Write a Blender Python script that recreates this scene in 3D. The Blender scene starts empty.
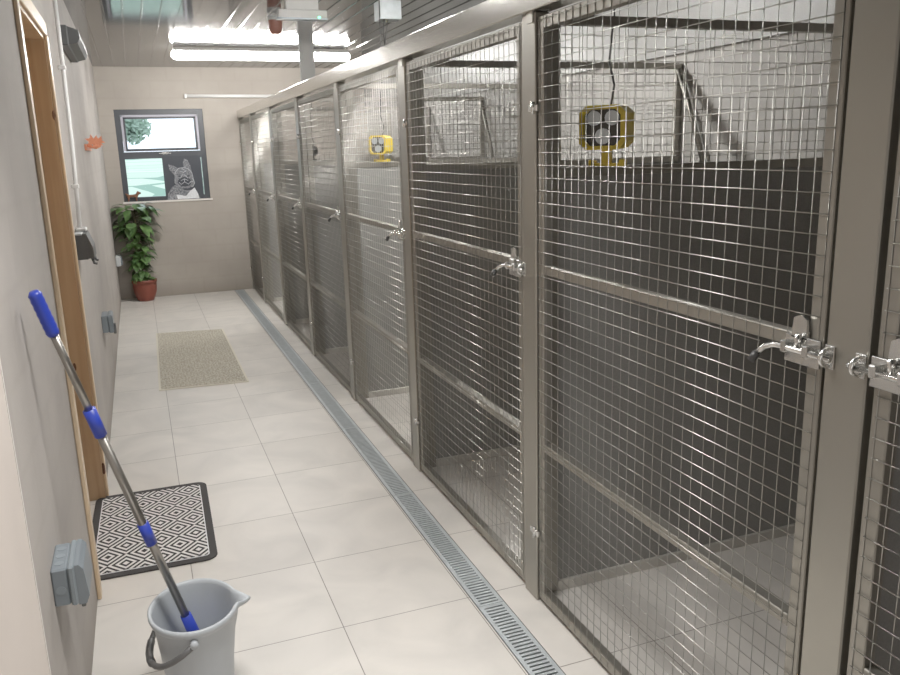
import bpy, math, random
from mathutils import Vector, Matrix, noise
random.seed(7)
C = bpy.context.scene.collection
PI = math.pi
W = 1.441          # plane of the kennel fronts
L = 9.58           # far wall
H = 2.48           # ceiling
XB = 2.93          # back wall of the kennels
Y0 = -2.2          # wall behind the camera

# ------------------------------------------------------------------ materials
def mat(name, col, rough=.6, metal=0., var=.0, vscale=8., bump=0., bscale=60., col2=None, spec=.5, stretch=None, emit=None, detail=4):
    m = bpy.data.materials.new(name); m.use_nodes = True
    nt = m.node_tree; b = nt.nodes['Principled BSDF']
    b.inputs['Base Color'].default_value = (*col, 1); b.inputs['Roughness'].default_value = rough
    b.inputs['Metallic'].default_value = metal; b.inputs['Specular IOR Level'].default_value = spec
    tc = nt.nodes.new('ShaderNodeTexCoord'); mp = nt.nodes.new('ShaderNodeMapping')
    nt.links.new(tc.outputs['Object'], mp.inputs['Vector'])
    if stretch: mp.inputs['Scale'].default_value = stretch
    if var > 0 or col2:
        n = nt.nodes.new('ShaderNodeTexNoise'); n.inputs['Scale'].default_value = vscale; n.inputs['Detail'].default_value = detail
        nt.links.new(mp.outputs[0], n.inputs['Vector'])
        r = nt.nodes.new('ShaderNodeValToRGB'); nt.links.new(n.outputs['Fac'], r.inputs['Fac'])
        c2 = col2 or tuple(max(0, c*(1-var)) for c in col)
        r.color_ramp.elements[0].position = .32; r.color_ramp.elements[1].position = .68
        r.color_ramp.elements[0].color = (*c2, 1); r.color_ramp.elements[1].color = (*col, 1)
        nt.links.new(r.outputs[0], b.inputs['Base Color'])
    if bump > 0:
        n = nt.nodes.new('ShaderNodeTexNoise'); n.inputs['Scale'].default_value = bscale; n.inputs['Detail'].default_value = 3
        nt.links.new(mp.outputs[0], n.inputs['Vector'])
        bp = nt.nodes.new('ShaderNodeBump'); bp.inputs['Strength'].default_value = bump; bp.inputs['Distance'].default_value = .004
        nt.links.new(n.outputs['Fac'], bp.inputs['Height']); nt.links.new(bp.outputs[0], b.inputs['Normal'])
    if emit:
        b.inputs['Emission Color'].default_value = (*emit[0], 1); b.inputs['Emission Strength'].default_value = emit[1]
    return m

def node(nt, t, **kw):
    n = nt.nodes.new(t)
    for k, v in kw.items(): setattr(n, k, v)
    return n
def mth(nt, op, a, b=None, c=None):
    n = nt.nodes.new('ShaderNodeMath'); n.operation = op
    for i, v in enumerate((a, b, c)):
        if v is None: continue
        if isinstance(v, (int, float)): n.inputs[i].default_value = v
        else: nt.links.new(v, n.inputs[i])
    return n.outputs[0]

def tile_mat():
    m = bpy.data.materials.new('porcelain_tiles'); m.use_nodes = True; nt = m.node_tree; b = nt.nodes['Principled BSDF']
    tc = node(nt, 'ShaderNodeTexCoord'); mp = node(nt, 'ShaderNodeMapping')
    nt.links.new(tc.outputs['Object'], mp.inputs[0])
    mp.inputs['Location'].default_value = (-.3296 + 10*.4486, -5.2147 + 20*.4723, 0)
    br = node(nt, 'ShaderNodeTexBrick', offset=0, squash=1)
    nt.links.new(mp.outputs[0], br.inputs['Vector'])
    br.inputs['Scale'].default_value = 1; br.inputs['Brick Width'].default_value = .4486; br.inputs['Row Height'].default_value = .4723
    br.inputs['Mortar Size'].default_value = .0019; br.inputs['Mortar Smooth'].default_value = .3; br.inputs['Bias'].default_value = 0
    br.inputs['Color1'].default_value = (.64, .61, .57, 1); br.inputs['Color2'].default_value = (.60, .57, .53, 1); br.inputs['Mortar'].default_value = (.20, .18, .16, 1)
    n1 = node(nt, 'ShaderNodeTexNoise'); n1.inputs['Scale'].default_value = 2.6; n1.inputs['Detail'].default_value = 8; n1.inputs['Distortion'].default_value = 1.3
    nt.links.new(tc.outputs['Object'], n1.inputs['Vector'])
    r = node(nt, 'ShaderNodeValToRGB'); nt.links.new(n1.outputs['Fac'], r.inputs[0])
    r.color_ramp.elements[0].position = .3; r.color_ramp.elements[0].color = (.86, .86, .86, 1)
    r.color_ramp.elements[1].position = .7; r.color_ramp.elements[1].color = (1.06, 1.05, 1.04, 1)
    mx = node(nt, 'ShaderNodeMix', data_type='RGBA', blend_type='MULTIPLY'); mx.inputs[0].default_value = 1
    nt.links.new(br.outputs['Color'], mx.inputs[6]); nt.links.new(r.outputs[0], mx.inputs[7])
    nt.links.new(mx.outputs[2], b.inputs['Base Color'])
    b.inputs['Roughness'].default_value = .42; b.inputs['Specular IOR Level'].default_value = .4
    bu = node(nt, 'ShaderNodeBump'); bu.inputs['Strength'].default_value = .5; bu.inputs['Distance'].default_value = .002; bu.invert = True
    nt.links.new(br.outputs['Fac'], bu.inputs['Height']); nt.links.new(bu.outputs[0], b.inputs['Normal'])
    return m

def plaster_mat(name, col, dark, axis):
    # bare sand and cement render over blockwork, faint courses, blotchily darker near the floor
    m = bpy.data.materials.new(name); m.use_nodes = True; nt = m.node_tree; b = nt.nodes['Principled BSDF']
    tc = node(nt, 'ShaderNodeTexCoord'); sx = node(nt, 'ShaderNodeSeparateXYZ'); nt.links.new(tc.outputs['Object'], sx.inputs[0])
    cb = node(nt, 'ShaderNodeCombineXYZ'); nt.links.new(sx.outputs[axis], cb.inputs[0]); nt.links.new(sx.outputs[2], cb.inputs[1])
    br = node(nt, 'ShaderNodeTexBrick', offset=.5); nt.links.new(cb.outputs[0], br.inputs['Vector'])
    br.inputs['Scale'].default_value = 1; br.inputs['Brick Width'].default_value = .36; br.inputs['Row Height'].default_value = .18
    br.inputs['Mortar Size'].default_value = .02; br.inputs['Mortar Smooth'].default_value = 1
    br.inputs['Color1'].default_value = (1, 1, 1, 1); br.inputs['Color2'].default_value = (.975, .975, .975, 1); br.inputs['Mortar'].default_value = (.955, .955, .95, 1)
    n1 = node(nt, 'ShaderNodeTexNoise'); n1.inputs['Scale'].default_value = 1.8; n1.inputs['Detail'].default_value = 6; nt.links.new(tc.outputs['Object'], n1.inputs['Vector'])
    r = node(nt, 'ShaderNodeValToRGB'); nt.links.new(n1.outputs['Fac'], r.inputs[0])
    r.color_ramp.elements[0].position = .35; r.color_ramp.elements[1].position = .65
    r.color_ramp.elements[0].color = (*dark, 1); r.color_ramp.elements[1].color = (*col, 1)
    mx = node(nt, 'ShaderNodeMix', data_type='RGBA', blend_type='MULTIPLY'); mx.inputs[0].default_value = 1
    nt.links.new(r.outputs[0], mx.inputs[6]); nt.links.new(br.outputs['Color'], mx.inputs[7])
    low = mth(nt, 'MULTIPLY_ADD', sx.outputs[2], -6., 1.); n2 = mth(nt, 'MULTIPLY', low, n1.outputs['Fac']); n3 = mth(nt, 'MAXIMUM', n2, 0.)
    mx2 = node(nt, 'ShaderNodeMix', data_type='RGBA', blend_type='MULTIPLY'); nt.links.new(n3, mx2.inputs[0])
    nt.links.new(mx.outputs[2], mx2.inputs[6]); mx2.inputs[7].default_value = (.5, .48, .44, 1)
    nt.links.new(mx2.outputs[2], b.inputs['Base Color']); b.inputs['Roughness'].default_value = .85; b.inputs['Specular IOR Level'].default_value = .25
    n4 = node(nt, 'ShaderNodeTexNoise'); n4.inputs['Scale'].default_value = 120; nt.links.new(tc.outputs['Object'], n4.inputs['Vector'])
    bu = node(nt, 'ShaderNodeBump'); bu.inputs['Strength'].default_value = .15; bu.inputs['Distance'].default_value = .003
    nt.links.new(n4.outputs['Fac'], bu.inputs['Height']); nt.links.new(bu.outputs[0], b.inputs['Normal'])
    return m

def diamond_mat():
    m = bpy.data.materials.new('diamond_woven_mat'); m.use_nodes = True; nt = m.node_tree; b = nt.nodes['Principled BSDF']
    tc = node(nt, 'ShaderNodeTexCoord'); sx = node(nt, 'ShaderNodeSeparateXYZ'); nt.links.new(tc.outputs['Object'], sx.inputs[0])
    u = mth(nt, 'MULTIPLY_ADD', sx.outputs[0], 1/.136, 50.25); v = mth(nt, 'MULTIPLY_ADD', sx.outputs[1], 1/.158, 50.5)
    fu = mth(nt, 'PINGPONG', u, .5); fv = mth(nt, 'PINGPONG', v, .5)
    d = mth(nt, 'ADD', fu, fv)
    s = mth(nt, 'FRACT', mth(nt, 'MULTIPLY', d, 5.)); k = mth(nt, 'GREATER_THAN', s, .52)
    mx = node(nt, 'ShaderNodeMix', data_type='RGBA'); nt.links.new(k, mx.inputs[0])
    mx.inputs[6].default_value = (.018, .017, .018, 1); mx.inputs[7].default_value = (.70, .69, .68, 1)
    nt.links.new(mx.outputs[2], b.inputs['Base Color']); b.inputs['Roughness'].default_value = .9
    n4 = node(nt, 'ShaderNodeTexNoise'); n4.inputs['Scale'].default_value = 400; nt.links.new(tc.outputs['Object'], n4.inputs['Vector'])
    bu = node(nt, 'ShaderNodeBump'); bu.inputs['Strength'].default_value = .4; bu.inputs['Distance'].default_value = .002
    nt.links.new(n4.outputs['Fac'], bu.inputs['Height']); nt.links.new(bu.outputs[0], b.inputs['Normal'])
    return m

def weave_mat():
    m = bpy.data.materials.new('beige_loop_mat'); m.use_nodes = True; nt = m.node_tree; b = nt.nodes['Principled BSDF']
    tc = node(nt, 'ShaderNodeTexCoord'); sx = node(nt, 'ShaderNodeSeparateXYZ'); nt.links.new(tc.outputs['Object'], sx.inputs[0])
    fu = mth(nt, 'PINGPONG', mth(nt, 'MULTIPLY_ADD', sx.outputs[0], 1/.022, 100), .5); fv = mth(nt, 'PINGPONG', mth(nt, 'MULTIPLY_ADD', sx.outputs[1], 1/.03, 100), .5)
    d = mth(nt, 'MULTIPLY', fu, fv)
    n = node(nt, 'ShaderNodeTexNoise'); n.inputs['Scale'].default_value = 90; nt.links.new(tc.outputs['Object'], n.inputs['Vector'])
    e = mth(nt, 'ADD', mth(nt, 'MULTIPLY', d, 1.0), mth(nt, 'MULTIPLY_ADD', n.outputs['Fac'], 3.0, -1.15))
    r = node(nt, 'ShaderNodeValToRGB'); nt.links.new(e, r.inputs[0])
    r.color_ramp.elements[0].color = (.56, .52, .43, 1); r.color_ramp.elements[1].color = (.24, .215, .165, 1); r.color_ramp.elements[1].position = .7
    nt.links.new(r.outputs[0], b.inputs['Base Color']); b.inputs['Roughness'].default_value = .95
    return m

def wood_mat(name, c1, c2):
    m = bpy.data.materials.new(name); m.use_nodes = True; nt = m.node_tree; b = nt.nodes['Principled BSDF']
    tc = node(nt, 'ShaderNodeTexCoord'); mp = node(nt, 'ShaderNodeMapping'); nt.links.new(tc.outputs['Object'], mp.inputs[0]); mp.inputs['Scale'].default_value = (30, 30, 1.6)
    n = node(nt, 'ShaderNodeTexNoise'); n.inputs['Scale'].default_value = 1.0; n.inputs['Detail'].default_value = 5; n.inputs['Distortion'].default_value = .6; nt.links.new(mp.outputs[0], n.inputs['Vector'])
    r = node(nt, 'ShaderNodeValToRGB'); nt.links.new(n.outputs['Fac'], r.inputs[0]); r.color_ramp.elements[0].position = .3; r.color_ramp.elements[1].position = .7
    r.color_ramp.elements[0].color = (*c1, 1); r.color_ramp.elements[1].color = (*c2, 1)
    mp2 = node(nt, 'ShaderNodeMapping'); nt.links.new(tc.outputs['Object'], mp2.inputs[0]); mp2.inputs['Scale'].default_value = (9, 9, 3.2)
    vo = node(nt, 'ShaderNodeTexVoronoi'); vo.inputs['Scale'].default_value = 1; nt.links.new(mp2.outputs[0], vo.inputs['Vector'])
    k = mth(nt, 'LESS_THAN', vo.outputs['Distance'], .09)
    mx = node(nt, 'ShaderNodeMix', data_type='RGBA'); nt.links.new(k, mx.inputs[0]); nt.links.new(r.outputs[0], mx.inputs[6]); mx.inputs[7].default_value = (.12, .045, .02, 1)
    nt.links.new(mx.outputs[2], b.inputs['Base Color']); b.inputs['Roughness'].default_value = .35
    return m

def field_mat():
    m = bpy.data.materials.new('green_fields'); m.use_nodes = True; nt = m.node_tree; b = nt.nodes['Principled BSDF']
    tc = node(nt, 'ShaderNodeTexCoord'); mp = node(nt, 'ShaderNodeMapping'); nt.links.new(tc.outputs['Object'], mp.inputs[0]); mp.inputs['Scale'].default_value = (.05, .16, .05)
    vo = node(nt, 'ShaderNodeTexVoronoi'); vo.inputs['Scale'].default_value = 1; nt.links.new(mp.outputs[0], vo.inputs['Vector'])
    hs = node(nt, 'ShaderNodeValToRGB'); nt.links.new(vo.outputs['Color'], hs.inputs[0])
    hs.color_ramp.elements[0].color = (.36, .46, .36, 1); hs.color_ramp.elements[1].color = (.50, .60, .46, 1)
    vd = node(nt, 'ShaderNodeTexVoronoi', feature='DISTANCE_TO_EDGE'); vd.inputs['Scale'].default_value = 1; nt.links.new(mp.outputs[0], vd.inputs['Vector'])
    k = mth(nt, 'LESS_THAN', vd.outputs['Distance'], .035)
    mx = node(nt, 'ShaderNodeMix', data_type='RGBA'); nt.links.new(k, mx.inputs[0]); nt.links.new(hs.outputs[0], mx.inputs[6]); mx.inputs[7].default_value = (.16, .27, .20, 1)
    nt.links.new(mx.outputs[2], b.inputs['Base Color']); b.inputs['Roughness'].default_value = .9
    return m

M = {}
M['tiles'] = tile_mat()
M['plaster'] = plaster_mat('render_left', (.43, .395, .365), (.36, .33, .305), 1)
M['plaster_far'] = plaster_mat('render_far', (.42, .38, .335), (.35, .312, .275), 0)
M['plaster_near'] = mat('render_near', (.70, .62, .56), .85, var=.08, vscale=3, bump=.1)
M['backwall'] = mat('painted_blockwork', (.37, .36, .34), .8, var=.08, vscale=4, bump=.1)
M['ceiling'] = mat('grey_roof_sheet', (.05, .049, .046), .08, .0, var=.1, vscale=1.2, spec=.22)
M['darkpanel'] = mat('dark_grey_board', (.24, .238, .226), .42, var=.12, vscale=220, spec=.5, detail=1)
M['steel'] = mat('satin_stainless', (.37, .355, .315), .38, .9, var=.1, vscale=3, stretch=(1, 1, .3), bump=.03, bscale=80)
M['beamsteel'] = mat('polished_stainless', (.62, .60, .56), .17, .95, var=.05, vscale=2, bump=.02, bscale=40)
M['wire'] = mat('bright_wire', (.42, .41, .38), .30, 1.)
M['framesteel'] = mat('dull_stainless', (.33, .315, .28), .42, .85, var=.1, vscale=6)
M['hanger'] = mat('grey_painted_strap', (.30, .295, .285), .7, var=.1, vscale=5)
M['zinc'] = mat('zinc_plated', (.72, .72, .70), .25, 1.)
M['galv'] = mat('galvanised_steel', (.46, .50, .52), .45, .35, var=.15, vscale=25)
M['black'] = mat('black_channel', (.03, .03, .03), .8)
M['blackplastic'] = mat('black_plastic', (.03, .03, .03), .4)
M['greyplastic'] = mat('grey_enclosure', (.17, .20, .225), .38, var=.06, vscale=5)
M['greyplastic2'] = mat('grey_enclosure_lid', (.20, .235, .26), .35)
M['darkplastic'] = mat('dark_enclosure', (.075, .078, .08), .5)
M['palegrey'] = mat('pale_grey_plastic', (.50, .52, .53), .4)
M['white'] = mat('white_pvc', (.78, .77, .76), .4)
M['whitetrim'] = mat('white_paint', (.82, .78, .74), .6)
M['pine'] = wood_mat('varnished_pine', (.46, .30, .17), (.56, .39, .235))
M['pine_edge'] = wood_mat('pale_pine', (.62, .45, .28), (.70, .53, .35))
M['winframe'] = mat('anthracite_upvc', (.035, .040, .050), .4)
M['wininner'] = mat('lilac_seal', (.45, .44, .52), .5)
M['bucket'] = mat('grey_bucket_plastic', (.42, .45, .48), .38, var=.04, vscale=4)
M['bail'] = mat('dark_grey_handle', (.09, .09, .09), .45)
M['blue'] = mat('blue_plastic', (.02, .045, .42), .38)
M['pole'] = mat('brushed_mop_tube', (.36, .34, .31), .3, .95, stretch=(1, 1, .1), var=.15, vscale=30)
M['matblack'] = mat('black_rubber_edge', (.022, .020, .020), .8)
M['diamond'] = diamond_mat()
M['weave'] = weave_mat()
M['weaveedge'] = mat('cream_binding', (.66, .62, .52), .9)
M['terracotta'] = mat('terracotta', (.22, .048, .028), .5, var=.2, vscale=6)
M['soil'] = mat('potting_soil', (.03, .02, .012), .95)
M['leaf'] = mat('ivy_leaf', (.13, .24, .07), .35, col2=(.03, .075, .025), vscale=9)
M['stem'] = mat('moss_pole', (.055, .05, .025), .9)
M['yellow'] = mat('yellow_housing', (.72, .53, .04), .4, var=.1, vscale=15)
M['reflector'] = mat('dark_reflector', (.055, .055, .05), .35, .3)
M['lens'] = mat('lamp_glass', (.50, .55, .58), .15, .2)
M['orange'] = mat('orange_enamel', (.80, .27, .14), .4)
M['red'] = mat('red_sounder', (.30, .12, .09), .4)
M['figurine'] = mat('brown_figurine', (.19, .075, .035), .5)
M['card'] = mat('charcoal_card', (.028, .033, .045), .6)
M['chalk'] = mat('chalk_grey', (.30, .31, .33), .8, col2=(.05, .055, .07), vscale=60)
M['chalkline'] = mat('chalk_line', (.42, .44, .47), .8)
M['chalkwhite'] = mat('chalk_white', (.80, .82, .86), .8, var=.2, vscale=40)
M['field'] = field_mat()
M['treeleaf'] = mat('tree_leaf', (.34, .46, .36), .8, var=.4, vscale=.5)
M['bark'] = mat('bark', (.10, .08, .06), .9)
M['green'] = mat('green_indicator', (.02, .5, .2), .4, emit=((.1, 1, .45), 6))
M['tube'] = mat('lit_diffuser', (1, 1, 1), .4, emit=((1, .975, .93), 115))
M['dimtube'] = mat('dim_diffuser', (1, 1, 1), .4, emit=((1, .97, .92), 36))
M['tubebody'] = mat('batten_body', (.75, .75, .74), .4)
M['kerb'] = mat('pale_base_channel', (.52, .50, .46), .4, .3)
gl = bpy.data.materials.new('window_glass'); gl.use_nodes = True; nt = gl.node_tree
b = nt.nodes['Principled BSDF']; b.inputs['Transmission Weight'].default_value = 1; b.inputs['Roughness'].default_value = 0; b.inputs['IOR'].default_value = 1.02
gv = node(nt, 'ShaderNodeTexNoise'); gv.inputs['Scale'].default_value = 2; gr = node(nt, 'ShaderNodeValToRGB'); nt.links.new(gv.outputs['Fac'], gr.inputs[0])
gr.color_ramp.elements[0].color = (.93, .97, 1, 1); gr.color_ramp.elements[1].color = (.97, .99, 1, 1); nt.links.new(gr.outputs[0], b.inputs['Base Color'])
M['glass'] = gl

# ------------------------------------------------------------------ mesh builder
class MB:
    def __init__(s): s.v = []; s.f = []; s.sm = []
    def add(s, vs, fs, smooth=False):
        o = len(s.v); s.v += [tuple(v) for v in vs]; s.f += [tuple(i+o for i in f) for f in fs]; s.sm += [smooth]*len(fs); return s
    def box(s, a, b, bev=0.):
        x0, y0, z0 = a; x1, y1, z1 = b
        if bev <= 0:
            return s.add([(x0,y0,z0),(x1,y0,z0),(x1,y1,z0),(x0,y1,z0),(x0,y0,z1),(x1,y0,z1),(x1,y1,z1),(x0,y1,z1)],
                  [(0,3,2,1),(4,5,6,7),(0,1,5,4),(1,2,6,5),(2,3,7,6),(3,0,4,7)])
        # chamfered box
        vs = []; idx = {}
        for ix in (0,1):
            for iy in (0,1):
                for iz in (0,1):
                    p = [(x0,x1)[ix], (y0,y1)[iy], (z0,z1)[iz]]; sg = [1-2*ix, 1-2*iy, 1-2*iz]
                    for k in range(3):
                        q = [p[j] + (0 if j == k else sg[j]*bev) for j in range(3)]
                        idx[(ix,iy,iz,k)] = len(vs); vs.append(q)
        fs = []
        for k in range(3):
            a_, b_ = [j for j in range(3) if j != k]
            for e in (0,1):
                loop = []
                for (i,j) in ((0,0),(1,0),(1,1),(0,1)):
                    t = [0,0,0]; t[k] = e; t[a_] = i; t[b_] = j; loop.append(idx[(*t,k)])
                fs.append(loop)
            for i in (0,1):
                for j in (0,1):
                    t0 = [0,0,0]; t0[a_] = i; t0[b_] = j; t1 = list(t0); t1[k] = 1
                    fs.append([idx[(*t0,a_)], idx[(*t1,a_)], idx[(*t1,b_)], idx[(*t0,b_)]])
        for ix in (0,1):
            for iy in (0,1):
                for iz in (0,1): fs.append([idx[(ix,iy,iz,k)] for k in range(3)])
        # orient outward
        c = Vector(((x0+x1)/2,(y0+y1)/2,(z0+z1)/2)); out = []
        for f in fs:
            P = [Vector(vs[i]) for i in f]; n = (P[1]-P[0]).cross(P[2]-P[0])
            if n.dot(sum(P, Vector())/len(P) - c) < 0: f = f[::-1]
            out.append(f)
        return s.add(vs, out)
    def tube(s, pts, r, n=8, cap=True, smooth=True):
        pts = [Vector(p) for p in pts]; rr = r if isinstance(r, (list, tuple)) else [r]*len(pts)
        rings = []; t0 = (pts[1]-pts[0]).normalized(); ref = Vector((0,0,1)) if abs(t0.z) < .9 else Vector((1,0,0)); u = t0.cross(ref).normalized()
        for i, p in enumerate(pts):
            t = (pts[min(i+1,len(pts)-1)]-pts[max(i-1,0)]).normalized(); u = (u - t*u.dot(t)).normalized(); w = t.cross(u)
            rings.append([p + (u*math.cos(2*PI*k/n+PI/n)+w*math.sin(2*PI*k/n+PI/n))*rr[i] for k in range(n)])
        vs = [v for q in rings for v in q]; fs = []
        for i in range(len(pts)-1):
            for k in range(n): fs.append((i*n+k, i*n+(k+1)%n, (i+1)*n+(k+1)%n, (i+1)*n+k))
        if cap: fs += [tuple(range(n))[::-1], tuple((len(pts)-1)*n+k for k in range(n))]
        return s.add(vs, fs, smooth)
    def lathe(s, prof, c=(0,0,0), n=32, sx=1., sy=1., close=False):
        vs = []; fs = []
        for (r, z) in prof:
            for k in range(n): vs.append((c[0]+r*sx*math.cos(2*PI*k/n), c[1]+r*sy*math.sin(2*PI*k/n), c[2]+z))
        for i in range(len(prof)-1):
            for k in range(n): fs.append((i*n+k, i*n+(k+1)%n, (i+1)*n+(k+1)%n, (i+1)*n+k))
        if prof[0][0] > 1e-6 and close: fs.append(tuple(range(n))[::-1])
        return s.add(vs, fs, True)
    def prism(s, poly, axis, a, b):
        # poly of 2-D points extruded along an axis between a and b
        def P(p, t):
            return {'x': (t, p[0], p[1]), 'y': (p[0], t, p[1]), 'z': (p[0], p[1], t)}[axis]
        n = len(poly); vs = [P(p, a) for p in poly]+[P(p, b) for p in poly]
        fs = [tuple(range(n)), tuple(range(2*n-1, n-1, -1))]+[(i, i+n, (i+1)%n+n, (i+1)%n) for i in range(n)]
        return s.add(vs, fs)
    def build(s, name, m, parent=None, loc=(0,0,0), smooth=None, fix=True):
        me = bpy.data.meshes.new(name)
        if parent is not None and loc == (0,0,0): loc = WL(parent)
        me.from_pydata([(v[0]-loc[0], v[1]-loc[1], v[2]-loc[2]) for v in s.v], [], s.f)
        me.materials.append(m); me.polygons.foreach_set('use_smooth', s.sm); me.update()
        if fix and len(s.f) < 4000:
            import bmesh
            bm = bmesh.new(); bm.from_mesh(me); bmesh.ops.recalc_face_normals(bm, faces=bm.faces); bm.to_mesh(me); bm.free()
        o = bpy.data.objects.new(name, me); C.objects.link(o)
        if parent is not None:
            o.parent = parent; o.location = Vector(loc)-Vector(WL(parent))
        else: o.location = loc
        return o
def WL(o):
    p = Vector((0,0,0))
    while o is not None: p += o.location; o = o.parent
    return tuple(p)
def tag(o, label=None, cat=None, group=None, kind=None):
    if label: o['label'] = label
    if cat: o['category'] = cat
    if group: o['group'] = group
    if kind: o['kind'] = kind
    return o
def thing(name, label, cat, loc=(0,0,0), group=None):
    o = bpy.data.objects.new(name, None); C.objects.link(o); o.location = loc; o.empty_display_size = .05
    return tag(o, label, cat, group)
def copy_tree(o, parent=None):
    c = o.copy(); C.objects.link(c)
    if parent is not None: c.parent = parent
    for ch in list(o.children): copy_tree(ch, c)
    return c
def struct(name, mb, m, parent=None): return tag(mb.build(name, m, parent), kind='structure') if parent is None else mb.build(name, m, parent)

# ------------------------------------------------------------------ the shell
fl = MB()
DX0, DX1 = 1.233, 1.337          # drain slot in the floor
fl.box((-.16, Y0, -.05), (DX0, L+.1, 0)); fl.box((DX1, Y0, -.05), (XB+.1, L+.1, 0)); fl.box((DX0, Y0, -.09), (DX1, L+.1, -.05))
struct('floor', fl, M['tiles'])

# ceiling: ribbed sheet, ribs run along the corridor
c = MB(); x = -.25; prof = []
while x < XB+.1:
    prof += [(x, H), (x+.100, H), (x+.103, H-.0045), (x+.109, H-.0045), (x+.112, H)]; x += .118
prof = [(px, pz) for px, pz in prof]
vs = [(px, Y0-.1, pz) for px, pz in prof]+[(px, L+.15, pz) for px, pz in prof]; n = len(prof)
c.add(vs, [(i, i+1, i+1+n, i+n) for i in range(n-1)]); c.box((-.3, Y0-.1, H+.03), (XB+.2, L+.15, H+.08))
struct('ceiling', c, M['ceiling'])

# left wall with the doorway (opening y 2.93-3.87)
D0, D1, DT = 2.95, 3.87, 2.05
w = MB(); w.box((-.14, 1.75, -.05), (0, D0, H+.03)); w.box((-.14, D1, -.05), (0, L+.1, H+.03)); w.box((-.14, D0, DT), (0, D1, H+.03))
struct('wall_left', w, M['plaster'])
w = MB(); w.box((-.14, Y0, -.05), (.002, 1.75, H+.03)); struct('wall_left_near', w, M['plaster_near'])
w = MB(); w.box((.0, 1.745, 0), (.0035, 1.752, H)); struct('trim_1', w, M['whitetrim'])

WX0, WX1, WZ0, WZ1 = .15, 1.062, 1.07, 2.045
w = MB()
w.box((-.14, L, -.05), (WX0, L+.28, H+.03)); w.box((WX1, L, -.05), (XB+.2, L+.28, H+.03)); w.box((WX0, L, -.05), (WX1, L+.28, WZ0)); w.box((WX0, L, WZ1), (WX1, L+.28, H+.03))
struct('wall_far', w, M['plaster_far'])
w = MB(); w.box((XB, Y0, -.05), (XB+.2, L+.1, H+.03)); struct('wall_back', w, M['backwall'])
w = MB(); w.box((-.2, Y0-.15, -.05), (XB+.2, Y0, H+.03)); struct('wall_behind', w, M['plaster_near'])
w = MB(); w.box((XB-.022, Y0, 1.98), (XB, L, H)); struct('trim_2', w, M['darkpanel'])

# window 1
wy = L+.02
wn = tag(bpy.data.objects.new('window_1', None), kind='structure'); C.objects.link(wn); wn.location = (WX0, wy, WZ0)
T = .058
f = MB()
f.box((WX0, wy, WZ0), (WX0+T, wy+.07, WZ1)); f.box((WX1-T, wy, WZ0), (WX1, wy+.07, WZ1)); f.box((WX0+T, wy, WZ1-T), (WX1-T, wy+.07, WZ1)); f.box((WX0+T, wy, WZ0), (WX1-T, wy+.07, WZ0+.045))
f.box((WX0+T, wy, 1.525), (WX1-T, wy+.07, 1.60))
f.build('window_frame', M['winframe'], wn)
ZT0, ZT1 = 1.605, WZ1-T
f = MB(); a, b_ = WX0+T+.002, WX1-T-.002; s_ = .022
for (p, q) in (((a, 0, ZT0), (a+s_, 0, ZT1)), ((b_-s_, 0, ZT0), (b_, 0, ZT1)), ((a, 0, ZT1-s_), (b_, 0, ZT1))):
    f.box((p[0], wy-.004, p[2]), (q[0], wy+.02, q[2]), .003)
f.build('seal_strip', M['wininner'], wn)
f = MB(); a += s_; b_ -= s_
for (p, q) in (((a, ZT0), (a+.02, ZT1-s_)), ((b_-.02, ZT0), (b_, ZT1-s_)), ((a, ZT1-s_-.02), (b_, ZT1-s_)), ((a, ZT0), (b_, ZT0+.028))):
    f.box((p[0], wy+.002, p[1]), (q[0], wy+.05, q[1]))
sash = f.build('opening_sash', M['winframe'], wn)
f = MB(); f.box((a+.01, wy+.03, ZT0+.01), (b_-.01, wy+.034, ZT1-.03)); f.build('glass_pane', M['glass'], sash)
f = MB(); f.box((.56, wy-.022, 1.572), (.69, wy-.008, 1.584), .003); f.box((.60, wy-.012, 1.568), (.65, wy, 1.588)); f.build('window_handle', M['zinc'], sash)
f = MB(); f.box((WX0+T-.01, wy+.03, WZ0+.03), (WX1-T+.01, wy+.034, 1.54)); f.build('glass_pane', M['glass'], wn)
f = MB(); f.box((WX0-.01, L-.012, WZ0-.018), (WX1+.02, L+.03, WZ0)); s = struct('trim_3', f, M['whitetrim'])

# outdoors, seen through the window
g = MB(); N = 40
for j in range(N+1):
    for i in range(N+1):
        X = -90+180*i/N; Y = L+3+j*j*.12
        Z = -.8 + .012*(Y-L) - .0 + 3.2*noise.noise(Vector((X*.02, Y*.02, 0)))*min(1, (Y-L)/60) - 4*math.exp(-((Y-55)/30)**2)
        g.v.append((X, Y, Z))
for j in range(N):
    for i in range(N): g.f.append((j*(N+1)+i, j*(N+1)+i+1, (j+1)*(N+1)+i+1, (j+1)*(N+1)+i)); g.sm.append(True)
tag(g.build('hillside', M['field']), 'green hillside of hedged fields seen through the window', 'hill', kind='structure')
def crown(centres, nl, size, seed):
    r = random.Random(seed); m = MB()
    for (cx_, cy_, cz_, R) in centres:
        for _ in range(nl):
            d = Vector((r.gauss(0,1), r.gauss(0,1), r.gauss(0,1))).normalized()*R*r.uniform(.3, 1)
            p = Vector((cx_, cy_, cz_))+d; u = Vector((r.gauss(0,1), r.gauss(0,1), r.gauss(0,1))).normalized(); w_ = u.orthogonal().normalized()
            m.add([p-u*size, p+w_*size*.5, p+u*size, p-w_*size*.5], [(0,1,2,3)])
    return m
t = thing('tree', 'leafy tree outside the upper window pane on the left', 'tree', (-.25, 18, -1))
crown([(-.6, 18, 3.6, 1.0), (.15, 18, 3.0, .7), (.35, 17.8, 2.15, .35), (-.3, 18, 2.6, .7), (.55, 18.1, 3.9, .6)], 420, .085, 3).build('foliage', M['treeleaf'], t, fix=False)
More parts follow.
